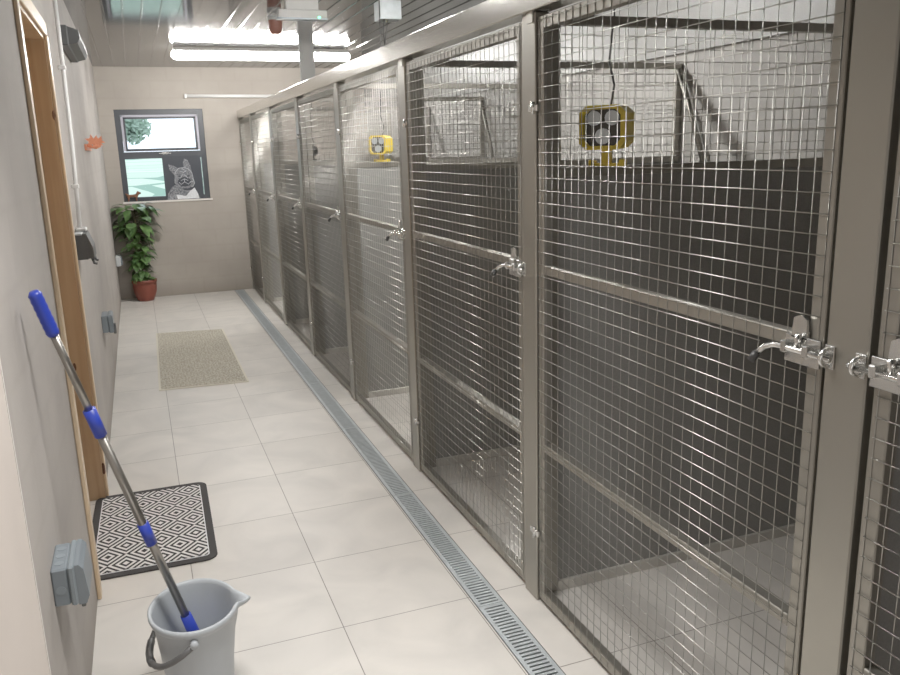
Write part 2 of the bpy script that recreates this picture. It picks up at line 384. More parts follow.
m = MB(); m.tube([(-.6, 18, -1), (-.55, 18, 1.5), (-.5, 18, 3.2)], [.16, .12, .06]); m.tube([(-.55, 18, 1.6), (.1, 18, 2.9)], [.07, .03]); m.build('trunk', M['bark'], t)
t = thing('bush', 'low round bush outside the lower window pane', 'bush', (.2, 14.5, -.6))
crown([(.15, 14.5, .15, .42), (.55, 14.6, -.02, .4), (-.2, 14.5, .2, .4), (.95, 14.7, -.1, .35)], 420, .05, 5).build('foliage', M['treeleaf'], t, fix=False)
m = MB(); m.tube([(.15, 14.5, -.9), (.15, 14.5, 0)], .05); m.build('stem', M['bark'], t)

# ------------------------------------------------------------------ door in the left wall
dn = tag(bpy.data.objects.new('door_1', None), kind='structure'); C.objects.link(dn); dn.location = (0, D0, 0)
m = MB(); m.box((-.125, D0+.02, .005), (-.085, D1-.02, DT-.02), .002); dl = m.build('door_leaf', M['pine'], dn)
m = MB(); m.tube([(-.085, D0+.1, 1.0), (-.055, D0+.1, 1.0), (-.05, D0+.11, 1.0), (-.05, D0+.2, 1.0)], .008); m.build('door_handle', M['zinc'], dl)
m = MB(); m.box((-.139, D0, 0), (.001, D0+.02, DT)); m.box((-.139, D1-.022, 0), (.001, D1, DT)); m.box((-.139, D0, DT-.02), (.001, D1, DT)); m.build('door_lining', M['pine'], dn)
m = MB()
m.box((.0005, D0-.05, 0), (.014, D0+.008, DT+.05), .003); m.box((.0005, D1-.006, 0), (.014, D1+.045, DT+.05), .003); m.box((.0005, D0-.05, DT-.008), (.014, D1+.045, DT+.05), .003)
m.build('architrave', M['pine_edge'], dn)

# ------------------------------------------------------------------ kennel run
PIT = 1.262
PN = [1.003+PIT*k for k in range(0, 7)]      # near edges of the posts
PN = [PN[0]-PIT] + PN
PWD = .093
ordn = ['nearest, cut by the right edge of the picture', 'first large', 'second', 'third', 'fourth', 'fifth', 'sixth', 'last, narrow']
# front beam over the posts
m = MB(); m.box((W-.014, Y0+.3, 1.936), (W+.055, L-.004, 2.018), .003)
bm_ = m.build('top_beam', M['beamsteel'])
tag(bm_, 'long polished stainless steel beam running over all the kennel doors', 'beam')

post_words = ['steel post on the right beside the two bolt latches, widest of the row', 'steel post left of the largest mesh door, reaching the floor in mid picture',
              'second steel post behind the tall mid-picture post', 'steel post right of the brightly lit kennel panel, third along', 'fourth steel post along the row of kennels',
              'fifth steel post along the kennels, toward the far wall', 'last full steel post before the far wall']
# index: PN[1] = P0 ... PN[7] = P6
post_labels = {0: 'stainless post outside the right edge between the two nearest kennels',
 1: 'wide stainless post at the right, with bolt latches on both sides of it',
 2: 'stainless post standing left of the largest mesh door in mid picture',
 3: 'stainless post second to the left of the large door, beyond the mid picture post',
 4: 'stainless post at the far side of the brightly lit kennel with the yellow heater',
 5: 'stainless post fourth from the far wall, carrying a small dark heater behind it',
 6: 'stainless post third from the far wall in the kennel row',
 7: 'stainless post nearest the far wall in the kennel row'}
def staple(y, z, sgn):
    m = MB(); m.box((W-.004, y-.011, z-.022), (W, y+.011, z+.022), .001)
    pts = [(W-.003-.022*math.sin(PI*k/8), y, z+.017*math.cos(PI*k/8)) for k in range(9)]
    m.tube(pts, .0042, 6); return m
for k, y in enumerate(PN):
    if k == 0: continue
    t = thing('kennel_post', post_labels[k], 'post', (W+.02, y+PWD/2, 0), 'stainless posts of the kennel fronts')
    m = MB(); m.box((W, y, 0), (W+.05, y+PWD, 1.934), .003); m.box((W-.004, y+.01, 1.905), (W+.0, y+.05, 1.95)); m.build('upright', M['steel'], t)
    staple(y+PWD-.012, 1.158, 1).build('latch_staple', M['zinc'], t)
    if k == 1: staple(y+.012, 1.158, 1).build('latch_staple', M['zinc'], t)
# far wall channel
t = tag(MB().box((W, L-.05, 0), (W+.05, L-.002, 1.934), .003).build('wall_channel', M['steel']), 'narrow stainless channel fixing the kennel front to the far wall', 'channel')

def make_door(y0, y1, wires_from=None):
    """mesh door between y0 (near, latch side) and y1 (far, hinge side)"""
    label = ''
    t = thing('kennel_door', 'x', 'kennel door', (W+.015, y1, .02), 'stainless mesh doors of the kennels')
    a, b = y0+.012, y1-.006; z0, z1 = .018, 1.918; S = .036
    m = MB(); x0, x1 = W+.006, W+.034
    m.box((x0, a, z0), (x1, a+S, z1), .002); m.box((x0, b-S, z0), (x1, b, z1), .002)
    m.box((x0, a+S, z0), (x1, b-S, z0+S), .002); m.box((x0, a+S, z1-S), (x1, b-S, z1), .002)
    m.build('door_frame', M['framesteel'], t)
    for z in (1.17, .58):
        MB().box((x0, a+S, z-.014), (x1, b-S, z+.014), .002).build('mid_rail', M['framesteel'], t)
    m = MB(); r = .00115; xw = W+.0025
    z = z1-.012
    while z > z0+.005:
        if abs(z-1.158) > .03: m.tube([(xw, a+.010, z), (xw, b-.004, z)], r, 5)
        else: m.tube([(xw, a+.16, z), (xw, b-.004, z)], r, 5)
        z -= .0378
    y = a+.012
    while y < b-.006:
        m.tube([(xw+.0027, y, z0+.004), (xw+.0027, y, z1-.004)], r*.85, 5); y += .0388
    m.build('wire_mesh', M['wire'], t, fix=False)
    for z in (.26, 1.66):
        m = MB(); m.box((W-.006, b-.012, z-.010), (W+.004, b+.045, z+.010), .002); m.tube([(W-.006, b+.012, z-.018), (W-.006, b+.012, z+.018)], .006); m.build('hinge', M['zinc'], t)
    # bolt latch
    zc = 1.158
    m = MB(); m.box((W-.004, a-.002, zc-.030), (W+.002, a+.085, zc+.024), .001); m.prism([(a+.030, zc+.02), (a+.070, zc+.02), (a+.066, zc+.058), (a+.05, zc+.066), (a+.034, zc+.058)], 'x', W-.004, W+.001)
    m.box((W-.024, a+.066, zc-.009), (W-.002, a+.078, zc+.014), .002); m.box((W-.024, a+.010, zc-.009), (W-.002, a+.024, zc+.014), .002); m.tube([(W-.012, a+.045, zc+.005), (W-.012, a+.045, zc+.03)], .0065, 8)
    lt = m.build('bolt_latch', M['zinc'], t)
    m = MB(); m.tube([(W-.016, a-.038, zc), (W-.016, a+.082, zc), (W-.020, a+.097, zc), (W-.030, a+.112, zc-.007), (W-.040, a+.120, zc-.020)], .0058, 8); m.build('bolt', M['zinc'], lt)
    m = MB(); m.tube([(W-.040, a+.120, zc-.020), (W-.047, a+.127, zc-.036)], .0085, 8); m.build('grip', M['blackplastic'], lt)
    return t
door_labels = ['mesh kennel door at the right edge, only its bolt end and first wires showing',
 'largest and nearest mesh kennel door, with the yellow heater seen behind its top',
 'mesh kennel door between the two posts left of the large door, grey panel behind',
 'mesh kennel door in front of the brightly lit white panel and second yellow heater',
 'mesh kennel door just beyond the brightly lit kennel',
 'mesh kennel door second beyond the brightly lit kennel',
 'narrow looking mesh kennel door third from the far end',
 'mesh kennel panel beside the far wall, last of the row']
proto = None
for k in range(8):
    y0 = PN[k]+PWD; y1 = PN[k+1] if k < 7 else L-.05
    if k == 0:
        d = make_door(y0, y1)
        for o in d.children_recursive:
            for v in o.data.vertices: v.co.y = -(y1-y0)-v.co.y
            o.data.flip_normals()
    elif k == 7: d = make_door(y0, y1)
    elif proto is None: d = proto = make_door(y0, y1)
    else:
        d = copy_tree(proto); d.location.y = proto.location.y + PIT*(k-1)
    d['label'] = door_labels[k]

# partitions: dark board below, framed mesh above
part_words = ['dark grey board partition inside the nearest right hand kennel',
 'large dark grey partition behind the nearest big mesh door, yellow heater on top',
 'mid grey partition in the second kennel along, with a mesh top',
 'brightly lit partition with the second yellow heater on its top edge',
 'grey partition beyond the brightly lit one, fourth along',
 'grey partition carrying the small dark heater, fifth along',
 'pale lit partition nearest the far wall']
def make_partition(y):
    t = thing('kennel_partition', 'x', 'partition', (W+.06, y, 0), 'partitions between the kennels')
    X0 = W+.056; X1 = XB-.004
    MB().box((X0+.04, y-.011, .04), (X1, y+.011, 1.452)).build('solid_panel', M['darkpanel'], t)
    m = MB(); m.box((X0, y-.02, 0), (X0+.042, y+.02, 1.934), .002); m.box((X1-.03, y-.016, 1.48), (X1, y+.016, 1.934), .002)
    m.box((X0+.04, y-.017, 1.448), (X1, y+.017, 1.478), .002); m.box((X0+.04, y-.016, 1.905), (X1-.03, y+.016, 1.934), .002)
    m.build('partition_frame', M['framesteel'], t)
    MB().box((X0+.04, y-.022, .0), (X1, y+.016, .04), .002).build('base_channel', M['kerb'], t)
    m = MB(); z = 1.500
    while z < 1.90: m.tube([(X0+.04, y, z), (X1-.02, y, z)], .0014, 4); z += .0378
    x = X0+.055
    while x < X1-.03: m.tube([(x, y+.0026, 1.475), (x, y+.0026, 1.91)], .0014, 4); x += .0385
    m.build('mesh_top', M['wire'], t, fix=False)
    return t
pp = None
for k in range(7):
    y = PN[k+1]+PWD/2
    if pp is None: p = pp = make_partition(y)
    else: p = copy_tree(pp); p.location.y = y
    p['label'] = part_words[k]
    if k in (2, 4):
        m = MB(); m.tube([(XB-.03, y-.03, 1.90), (XB-.03, y-.25, 1.44)], .014, 4); m.build('brace', M['framesteel'], p)

# heaters on the partition tops
def heater(X, y, s, yellow, label, group=None, yaw=0):
    t = thing('heat_lamp', label, 'heat lamp', (X, y, 1.478), group)
    z = 1.478; hm = M['yellow'] if yellow else M['blackplastic']
    w2, hh = .072*s, .132*s
    zb = z+.050*s
    def oct_(w, h, c): return [(-w+c, 0), (w-c, 0), (w, c), (w, h-c), (w-c, h), (-w+c, h), (-w, h-c), (-w, c)]
    m = MB(); P = oct_(w2, hh, .022*s); yf = y-.048*s
    # housing ring + body (octagonal, deeper behind)
    outer = [(X+a, yf, zb+b) for a, b in P]; inner = [(X+a*.80, yf, zb+hh/2+(b-hh/2)*.82) for a, b in P]; back = [(X+a+.012*s, y+.03*s, zb+hh/2+(b-hh/2)*.92) for a, b in P]
    innb = [(v[0], yf+.02*s, v[2]) for v in inner]
    n = 8; V = outer+inner+back+innb; F = []
    for i in range(n):
        j = (i+1) % n; F += [(i, j, n+j, n+i), (i, 2*n+i, 2*n+j, j), (n+i, n+j, 3*n+j, 3*n+i)]
    F.append(tuple(range(2*n, 3*n))); m.add(V, F); m.build('housing', hm, t)
    m = MB(); m.add([(v[0], yf+.019*s, v[2]) for v in inner], [tuple(range(8))]); m.build('reflector', M['reflector'] if yellow else M['black'], t)
    for (dx, dz, r) in ((-.028, .028, .022), (.028, .028, .022), (0, -.026, .024)):
        m = MB(); q = [(X+dx*s+r*s*math.cos(2*PI*k/16), yf+.010*s, zb+hh/2+dz*s+r*s*math.sin(2*PI*k/16)) for k in range(16)]
        q2 = [(v[0], yf+.018*s, v[2]) for v in q]; m.add(q+q2, [tuple(range(16))]+[(i, (i+1)%16, 16+(i+1)%16, 16+i) for i in range(16)]); m.build('bulb', M['lens'], t)
    m = MB(); m.box((X-.05*s, y-.017, z), (X-.03*s, y+.017, z+.02*s), .003*s); m.box((X+.045*s, y-.017, z), (X+.065*s, y+.017, z+.02*s), .003*s)
    m.box((X-.05*s, y-.016, z), (X+.065*s, y+.016, z+.010*s), .002*s); m.box((X-.010*s, y-.012, z+.008*s), (X+.018*s, y+.012, zb+.004*s)); m.build('stand', hm, t)
    m = MB(); m.tube([(X+.012, y+.01, zb+hh-.004), (X+.022, y+.01, zb+hh+.06*s), (X+.004, y+.01, zb+hh+.13*s), (X+.012, y+.01, 1.88), (X+.012, y+.03, 1.94), (X+.012, y+.04, H-.01)], .0035, 6); m.build('cable', M['blackplastic'], t)
    t.rotation_euler.z = -.82
    return t
heater(1.717, PN[2]+PWD/2, 1.04, True, 'yellow heat lamp with three round bulbs on the nearest big partition')
heater(1.700, PN[4]+PWD/2, .86, True, 'small yellow heat lamp on the brightly lit partition further along')
heater(1.79, PN[6]+PWD/2, .66, False, 'small dark heat lamp standing on a partition far down the row')

# ------------------------------------------------------------------ floor drain
m = MB(); m.box((DX0, Y0, -.049), (DX0+.003, L, -.001)); m.box((DX1-.003, Y0, -.049), (DX1, L, -.001)); m.box((DX0, Y0, -.05), (DX1, L, -.047))
tag(m.build('drain_channel', M['black']), 'dark sunken channel under the long galvanised floor grate', 'drain')
def grate(y0, ln, nslots, label):
    m = MB(); a, b = DX0+.004, DX1-.004; z0, z1 = -.004, .0012
    m.box((a, y0+.001, z0), (a+.014, y0+ln-.001, z1)); m.box((b-.014, y0+.001, z0), (b, y0+ln-.001, z1))
    p = ln/nslots
    for i in range(nslots):
        m.box((a+.014, y0+.001+i*p, z0), (b-.014, y0+.001+i*p+p*.58, z1))
    m.box((a+.014, y0+ln-.009, z0), (b-.014, y0+ln-.001, z1))
    o = m.build('drain_grate', M['galv'], loc=(DX0, y0, 0)); return tag(o, label, 'drain grate', 'galvanised drain grate sections')
gw = ['galvanised slotted grate section out of view behind the nearest one', 'nearest galvanised slotted grate section, at the bottom edge of the picture', 'slotted grate section beside the foot of the mid picture post', 'slotted grate section in front of the kennel behind the mid picture post', 'slotted grate section in front of the brightly lit kennel',
      'slotted grate section level with the near end of the beige mat', 'slotted grate section level with the far end of the beige mat', 'second last slotted grate section before the far wall', 'last slotted grate section, short, against the far wall']
g0 = None; ys = [.309+i for i in range(10)]
for i, y in enumerate(ys):
    ln = min(1., L-.003-y) 
    if ln < 1: o = grate(y, ln, max(2, int(55*ln)), gw[-1])
    elif g0 is None: o = g0 = grate(y, 1., 55, gw[1])
    else:
        o = g0.copy(); C.objects.link(o); o.location.y = y
        o['label'] = gw[min(i+1, 7)]
gl_ = ['', ] 
labels_g = ['nearest slotted galvanised grate section, cut by the bottom edge', 'slotted grate section just beyond the grate joint near the mid picture post', 'third slotted grate section from the bottom edge',
            'fourth slotted grate section, in front of the dim kennel left of mid picture', 'fifth slotted grate section, in front of the brightly lit kennel', 'slotted grate section beside the near half of the beige mat',
            'slotted grate section beside the far half of the beige mat', 'slotted grate section level with the far edge of the beige mat', 'slotted grate section second from the far wall', 'short last grate section touching the far wall']
gs = sorted([o for o in C.objects if o.name.startswith('drain_grate')], key=lambda o: o.location.y)
for o, l in zip(gs, labels_g): o['label'] = l

# ------------------------------------------------------------------ mats
def rrect(x0, y0, x1, y1, r, n=6):
    P = []
    for (cx_, cy_, a0) in ((x1-r, y1-r, 0), (x0+r, y1-r, PI/2), (x0+r, y0+r, PI), (x1-r, y0+r, 1.5*PI)):
        P += [(cx_+r*math.cos(a0+PI/2*k/n), cy_+r*math.sin(a0+PI/2*k/n)) for k in range(n+1)]
    return P
t = thing('door_mat', 'black and white diamond patterned doormat with black rubber edge by the doorway', 'mat', (.197, 3.448, 0))
hw, hl = .246, .408; a = math.radians(-1.2)
def rot(P): return [(.197+x*math.cos(a)-y*math.sin(a), 3.448+x*math.sin(a)+y*math.cos(a)) for x, y in P]
MB().prism(rot(rrect(-hw, -hl, hw, hl, .05)), 'z', .0005, .006).build('rubber_edge', M['matblack'], t)
MB().prism(rot(rrect(-hw+.030, -hl+.034, hw-.030, hl-.034, .02)), 'z', .0062, .0075).build('white_binding', M['chalkwhite'], t)
MB().prism(rot(rrect(-hw+.034, -hl+.038, hw-.034, hl-.038, .018)), 'z', .0077, .0095).build('woven_field', M['diamond'], t)
t = thing('floor_mat', 'beige woven rectangular floor mat lying in the far part of the corridor', 'mat', (.59, 6.52, 0))
q = [(.285, 5.60), (.877, 5.548), (.886, 7.415), (.313, 7.514)]
MB().prism(q, 'z', .0005, .007).build('edge_binding', M['weaveedge'], t)
cx_, cy_ = .59, 6.52
MB().prism([(cx_+(x-cx_)*.955, cy_+(y-cy_)*.985) for x, y in q], 'z', .0072, .0090).build('woven_pile', M['weave'], t)

# ------------------------------------------------------------------ bucket and mop
BX, BY, BH = .313, 2.205, .300
t = thing('bucket', 'light grey plastic mop bucket with pouring lip and dark handle', 'bucket', (BX, BY, 0))
m = MB(); n = 48
def ring(r, z, lip=0.):
    out = []
    for k in range(n):
        th = 2*PI*k/n; rx, ry = r*.118, r*.142
        x, y = rx*math.cos(th), ry*math.sin(th)
        d = abs((th+PI) % (2*PI)-PI - (-.02)); e = max(0, 1-d/.30)
        e = e*e*(3-2*e)
        out.append((BX+x+lip*e, BY+y*(1-.0*e), z - (.012*e if lip > 0.03 else 0)))
    return out
rings = [ring(.74, .002), ring(.76, .01), ring(.83, .12), ring(.90, .21, .004), ring(.955, .270, .014), ring(.975, .278, .024), ring(1.03, .280, .030), ring(1.055, .288, .034), ring(1.055, .296, .036), ring(1.03, BH, .036), ring(.975, BH-.002, .032), ring(.955, .288, .027), ring(.935, .270, .016), ring(.875, .20, .004), ring(.80, .11), ring(.73, .012)]
V = [v for r in rings for v in r]; F = []
for i in range(len(rings)-1):
    for k in range(n): F.append((i*n+k, i*n+(k+1)%n, (i+1)*n+(k+1)%n, (i+1)*n+k))
F += [tuple(range(n))[::-1], tuple((len(rings)-1)*n+k for k in range(n))]
m.add(V, F, True); m.build('bucket_body', M['bucket'], t)
# bail handle hanging to the left-front, hinged at near and far rim
m = MB(); pts = []
hA = Vector((BX-.010, BY-.150, .262)); hB = Vector((BX-.010, BY+.150, .262)); dr = Vector((-.72, 0, -.52)).normalized()
for k in range(17):
    u = k/16; th = PI*u; p = hA.lerp(hB, (1-math.cos(th))/2); pts.append(p+dr*.150*math.sin(th)**.75)
m.tube(pts, .0085, 8)
m.tube(pts[6:11], .011, 10); m.build('handle', M['bail'], t)
for s in (-1, 1):
    m = MB(); m.tube([(BX-.010, BY+s*.142, .264), (BX-.010, BY+s*.158, .264)], .011, 12); m.build('pivot', M['bucket'], t)
t = thing('mop', 'mop with steel telescopic pole and blue grips, standing in the bucket against the wall', 'mop', (.30, 2.24, .02))
A = Vector((.037, 2.10, 1.248)); 
B = Vector((.320, 2.30, .105)); dirv = (B-A).normalized()
def al(s0, s1): return [A+dirv*s0, A+dirv*s1]
LT = (B-A).length
m = MB(); m.tube(al(.10, .40), .0098, 12); m.tube(al(.4, LT-.03), .0118, 12); m.build('pole', M['pole'], t)
m = MB(); P0, P1 = al(0, .118); K = 14
m.tube([P0.lerp(P1, k/K) for k in range(K+1)], [.010]+[.0150+(.0012 if k % 2 else 0) for k in range(1, K)]+[.013], 12); m.build('hand_grip', M['blue'], t)
m = MB(); m.tube(al(.335, .415), .0162, 12); m.build('lock_collar', M['blue'], t)
m = MB(); m.tube(al(.712, .785), .0155, 12); m.build('lower_collar', M['blue'], t)
m = MB(); m.tube(al(LT-.13, LT), [.0155, .020], 12); m.build('mop_socket', M['blue'], t)
m = MB(); rs = random.Random(2)
for i in range(46):
    a0 = rs.uniform(0, 2*PI); rr_ = rs.uniform(.02, .065)
    m.tube([B, B+Vector((math.cos(a0)*rr_*.6, math.sin(a0)*rr_*.6, -.03)), Vector((B.x-.01+math.cos(a0)*rr_*.9, B.y-.05+math.sin(a0)*rr_, .026))], .005, 5)
m.build('mop_head', M['chalkwhite'], t)

# ------------------------------------------------------------------ wall boxes
t = thing('socket_box', 'grey weatherproof socket box on the near left wall above the bucket', 'socket', (0, 2.03, .5))
m = MB(); m.box((0, 1.962, .503), (.036, 2.108, .600), .004); m.build('back_box', M['greyplastic'], t)
m = MB(); m.box((.037, 1.958, .500), (.052, 2.112, .603), .004); m.build('front_plate', M['greyplastic2'], t)
m = MB(); m.prism([(.0525, .603), (.062, .603), (.072, .590), (.078, .52), (.070, .500), (.0525, .500)], 'y', 1.962, 2.108); m.build('lid', M['greyplastic'], t)
m = MB(); m.box((.056, 1.972, .486), (.066, 1.990, .502), .002); m.build('cable_clip', M['darkplastic'], t)
for i in range(3):
    m = MB(); yy = 1.995+i*.04; m.tube([(.018, yy, .599), (.018, yy, .6010)], .011, 16, smooth=False); m.build('knockout', M['greyplastic2'], t)
m = MB(); m.tube([(.018, 1.9625, .545), (.018, 1.9610, .545)], .011, 16, smooth=False); m.build('knockout', M['greyplastic2'], t)

t = thing('switch_box', 'dark weatherproof switch box under the white conduit on the left wall', 'switch', (0, 4.12, 1.09))
m = MB(); m.box((0, 4.04, 1.10), (.035, 4.26, 1.215), .003); m.build('back_box', M['palegrey'], t)
m = MB(); m.prism([(.034, 1.212), (.052, 1.212), (.074, 1.15), (.076, 1.10), (.034, 1.098)], 'y', 4.042, 4.25); m.build('cover', M['darkplastic'], t)
m = MB(); m.box((0.002, 4.038, 1.096), (.05, 4.0405, 1.208)); m.build('end_plate', M['darkplastic'], t)
for yy in (4.06, 4.20): 
    m = MB(); m.tube([(.066, yy, 1.10), (.072, yy, 1.075), (.084, yy, 1.072)], [.008, .007, .006], 8); m.build('catch', M['darkplastic'], t)
t = thing('conduit', 'white conduit pipe running down the left wall to the switch box', 'conduit', (.02, 4.35, 1.21))
m = MB(); m.tube([(.02, 4.18, 1.213), (.02, 4.41, 1.60), (.02, 4.50, 2.0), (.02, 4.585, H-.001)], .0105, 10); m.build('pipe', M['white'], t)
for z, y in ((1.42, 4.30), (1.98, 4.495)):
    m = MB(); m.box((.001, y-.018, z-.010), (.034, y+.018, z+.010), .003); m.build('clip', M['white'], t)
m = MB(); m.box((.001, 4.15, 1.216), (.05, 4.23, 1.232), .004); m.build('gland', M['white'], t)
t = thing('socket_box', 'grey socket box low on the left wall opposite the beige mat', 'socket', (0, 5.38, .5))
m = MB(); m.box((0, 5.32, .49), (.035, 5.50, .595), .004); m.build('back_box', M['greyplastic'], t)
m = MB(); m.box((.036, 5.318, .487), (.065, 5.502, .598), .006); m.build('lid', M['greyplastic'], t)
m = MB(); m.box((.062, 5.33, .478), (.078, 5.37, .54), .003); m.build('catch', M['darkplastic'], t)
t = thing('socket_box', 'small pale grey socket box in the corner behind the potted plant', 'socket', (0, 9.3, .4))
m = MB(); m.box((0, 9.28, .41), (.05, 9.45, .52), .005); m.build('back_box', M['palegrey'], t)
m = MB(); m.box((.05, 9.29, .42), (.064, 9.44, .512), .004); m.build('lid', M['greyplastic'], t)

# orange hooks
t = thing('hook_rail', 'small orange star shaped hook rail on the left wall near the window', 'hooks', (0, 6.2, 1.63))
m = MB(); m.box((0.0, 5.95, 1.60), (.012, 6.65, 1.64), .003); m.build('backing', M['orange'], t)
for i, yy in enumerate((6.0, 6.15, 6.3, 6.45, 6.6)):
    m = MB(); m.tube([(.012, yy, 1.635), (.045, yy, 1.62), (.075, yy, 1.632)], [.010, .009, .008], 8); s_o = m.build('peg', M['orange'], t)
    cx_ = .045+.018*(i % 3); m = MB(); st = []
    for k in range(10):
        r_ = .042 if k % 2 == 0 else .019; st.append((cx_+r_*math.sin(PI*k/5+.25*i), 1.662+r_*math.cos(PI*k/5+.25*i)))
    m.prism(st, 'y', yy-.005, yy+.005); m.build('star', M['orange'], s_o)

# bulkhead fitting high on the left wall
t = thing('bulkhead_fitting', 'long dim grey bulkhead light fitting high on the left wall', 'light fitting', (0, 5.1, 2.15))
m = MB(); m.box((0, 4.80, 2.12), (.045, 5.65, 2.22), .006); m.build('base', M['darkplastic'], t)
m = MB(); m.prism([(.045, 2.125), (.085, 2.135), (.10, 2.16), (.095, 2.20), (.045, 2.215)], 'y', 4.82, 5.63); m.build('diffuser', M['darkplastic'], t)

# ceiling lights
def batten(y, z, label, x0=.70, x1=2.30, tube='tube', skirt=0):
    t = thing('ceiling_light', label, 'ceiling light', (1.5, y, H-.01), 'fluorescent battens on the ceiling')
    m = MB(); m.box((x0+.02, y-.058, z+.028), (x1-.02, y+.058, H-.011), .004); m.build('body', M['tubebody'], t)
    m = MB(); pr = []
    K = 20; pts = [(x0, y, z)]; rr = [.004]; R_ = .034 if skirt else .042
    for (d, q) in ((.004, .5), (.015, .8), (.035, 1.)): pts.append((x0+d, y, z)); rr.append(R_*q)
    for (d, q) in ((.035, 1.), (.015, .8), (.004, .5)): pts.append((x1-d, y, z)); rr.append(R_*q)
    pts.append((x1, y, z)); rr.append(.004)
    m.tube(pts, rr, 14); m.build('diffuser', M[tube], t)
    if skirt:
        for q in (-1, 1): m = MB(); m.box((x0, y+q*.062-.002, skirt), (x1, y+q*.062+.002, H-.011)); m.build('added_side_skirt', M['tubebody'], t)  # unseen skirts added to keep the batten's light off the upper walls
    return t
batten(7.80, 2.412, 'lit fluorescent batten light on the ceiling near the far wall')
batten(4.10, 2.405, 'lit fluorescent batten light over the middle of the corridor', skirt=2.402)
# hanger strap in front of the far light
m = MB(); m.box((W+.030, 5.98, 2.0185), (W+.134, 6.01, H-.010), .002)
tag(m.build('beam_hanger', M['hanger']), 'flat grey hanger strap between ceiling and beam, in front of the far light', 'hanger')
# emergency fitting
t = thing('emergency_light', 'slim grey emergency light fitting with green indicator on the ceiling', 'emergency light', (1.36, 5.2, H-.01))
m = MB(); m.box((1.20, 5.18, 2.345), (1.50, 5.235, 2.392), .004); m.box((1.25, 5.19, 2.392), (1.45, 5.23, H-.01), .003); m.build('housing', M['hanger'], t)
m = MB(); m.box((1.19, 5.17, 2.334), (1.50, 5.24, 2.344), .002); m.build('lens_strip', M['greyplastic2'], t)
m = MB(); m.tube([(1.447, 5.179, 2.347), (1.447, 5.172, 2.347)], .007, 10); m.build('indicator', M['green'], t)
# red sounder
t = thing('alarm_sounder', 'small red alarm sounder under the ceiling beside the emergency light', 'alarm', (1.31, 5.95, H))
m = MB(); m.lathe([(.0, -.13), (.03, -.128), (.045, -.10), (.048, -.05), (.048, -.04)], (1.31, 5.95, H), 20); m.build('dome', M['red'], t)
m = MB(); m.lathe([(0, -.04), (.052, -.04), (.052, -.010), (0, -.010)], (1.31, 5.95, H), 20); m.build('base', M['palegrey'], t)
# metal box with hanging cable
t = thing('junction_box', 'bright metal box on the ceiling with a dark cable hanging down', 'junction box', (1.91, 5.26, H))
m = MB(); m.box((1.845, 5.20, 2.355), (1.985, 5.34, H-.010), .003); m.build('box_body', M['galv'], t)
m = MB(); m.tube([(1.875, 5.22, 2.356), (1.865, 5.22, 2.30), (1.872, 5.22, 2.20)], [.006, .005, .005], 6); m.tube([(1.90, 5.22, 2.356), (1.888, 5.22, 2.30), (1.872, 5.22, 2.20)], [.003]*3, 6); m.build('cable', M['blackplastic'], t)
# white conduit on the far wall
t = thing('wall_conduit', 'white horizontal pipe high on the far wall right of the window', 'pipe', (1.2, L-.02, 2.17))
m = MB(); m.tube([(.90, L-.022, 2.178), (1.9, L-.022, 2.172)], .018, 12); m.build('pipe', M['white'], t)
m = MB(); m.box((.885, L-.045, 2.155), (.91, L, 2.20), .003); m.build('end_cap', M['white'], t)

# ------------------------------------------------------------------ window sill things
t = thing('dog_picture', 'dark card picture of a bulldog with white chest, leaning in the window', 'picture', (.78, L+.005, WZ0))
x0, x1, z0, z1 = .587, .995, WZ0+.002, 1.545; yb = L+.012
m = MB(); m.box((x0, yb, z0), (x1, yb+.006, z1)); m.build('card', M['card'], t)
def flat(P, y, name, mt): m = MB(); m.prism(P, 'y', y-.0015, y); return m.build(name, mt, t)
def ell(cx_, cz, rx, rz, n=24, a0=0, a1=2*PI): return [(cx_+rx*math.cos(a0+(a1-a0)*k/n), cz+rz*math.sin(a0+(a1-a0)*k/n)) for k in range(n)]
cx_ = .80
flat([(.60, z0), (.615, 1.14), (.66, 1.21), (.70, 1.235), (.74, 1.20), (.80, 1.17), (.89, 1.17), (.93, 1.13), (.955, z0)], yb-.001, 'body', M['chalk'])
flat([(.71, z0+.005), (.70, 1.125), (.745, 1.12), (.80, 1.105), (.85, 1.16), (.90, 1.195), (.93, 1.13), (.94, z0+.005)], yb-.003, 'chest', M['chalkwhite'])
flat([(.70, 1.30), (.71, 1.37), (.75, 1.412), (.80, 1.418), (.85, 1.405), (.885, 1.36), (.895, 1.29), (.905, 1.245), (.88, 1.205), (.83, 1.19), (.77, 1.19), (.72, 1.21), (.695, 1.25)], yb-.005, 'head', M['chalk'])
flat([(.645, 1.455), (.655, 1.395), (.70, 1.335), (.752, 1.385), (.735, 1.42), (.69, 1.445)], yb-.004, 'ear', M['chalk'])
flat([(.805, 1.40), (.800, 1.47), (.820, 1.515), (.85, 1.50), (.878, 1.44), (.885, 1.37)], yb-.004, 'ear', M['chalk'])
flat(ell(.80, 1.262, .072, .052), yb-.0062, 'muzzle', M['card'])
m = MB()
def ln_(P, r=.0035): m.tube([(p[0], yb-.008, p[1]) for p in P], r, 5)
ln_([(.70, 1.30), (.71, 1.37), (.75, 1.412), (.80, 1.418), (.85, 1.405), (.885, 1.36), (.895, 1.29), (.905, 1.245), (.88, 1.205)]); ln_([(.695, 1.25), (.70, 1.30)]); ln_([(.755, 1.30), (.785, 1.34), (.81, 1.335), (.84, 1.30)]); ln_([(.76, 1.275), (.80, 1.295), (.84, 1.275)]); ln_([(.74, 1.26), (.76, 1.235), (.80, 1.262), (.84, 1.235), (.865, 1.265)])
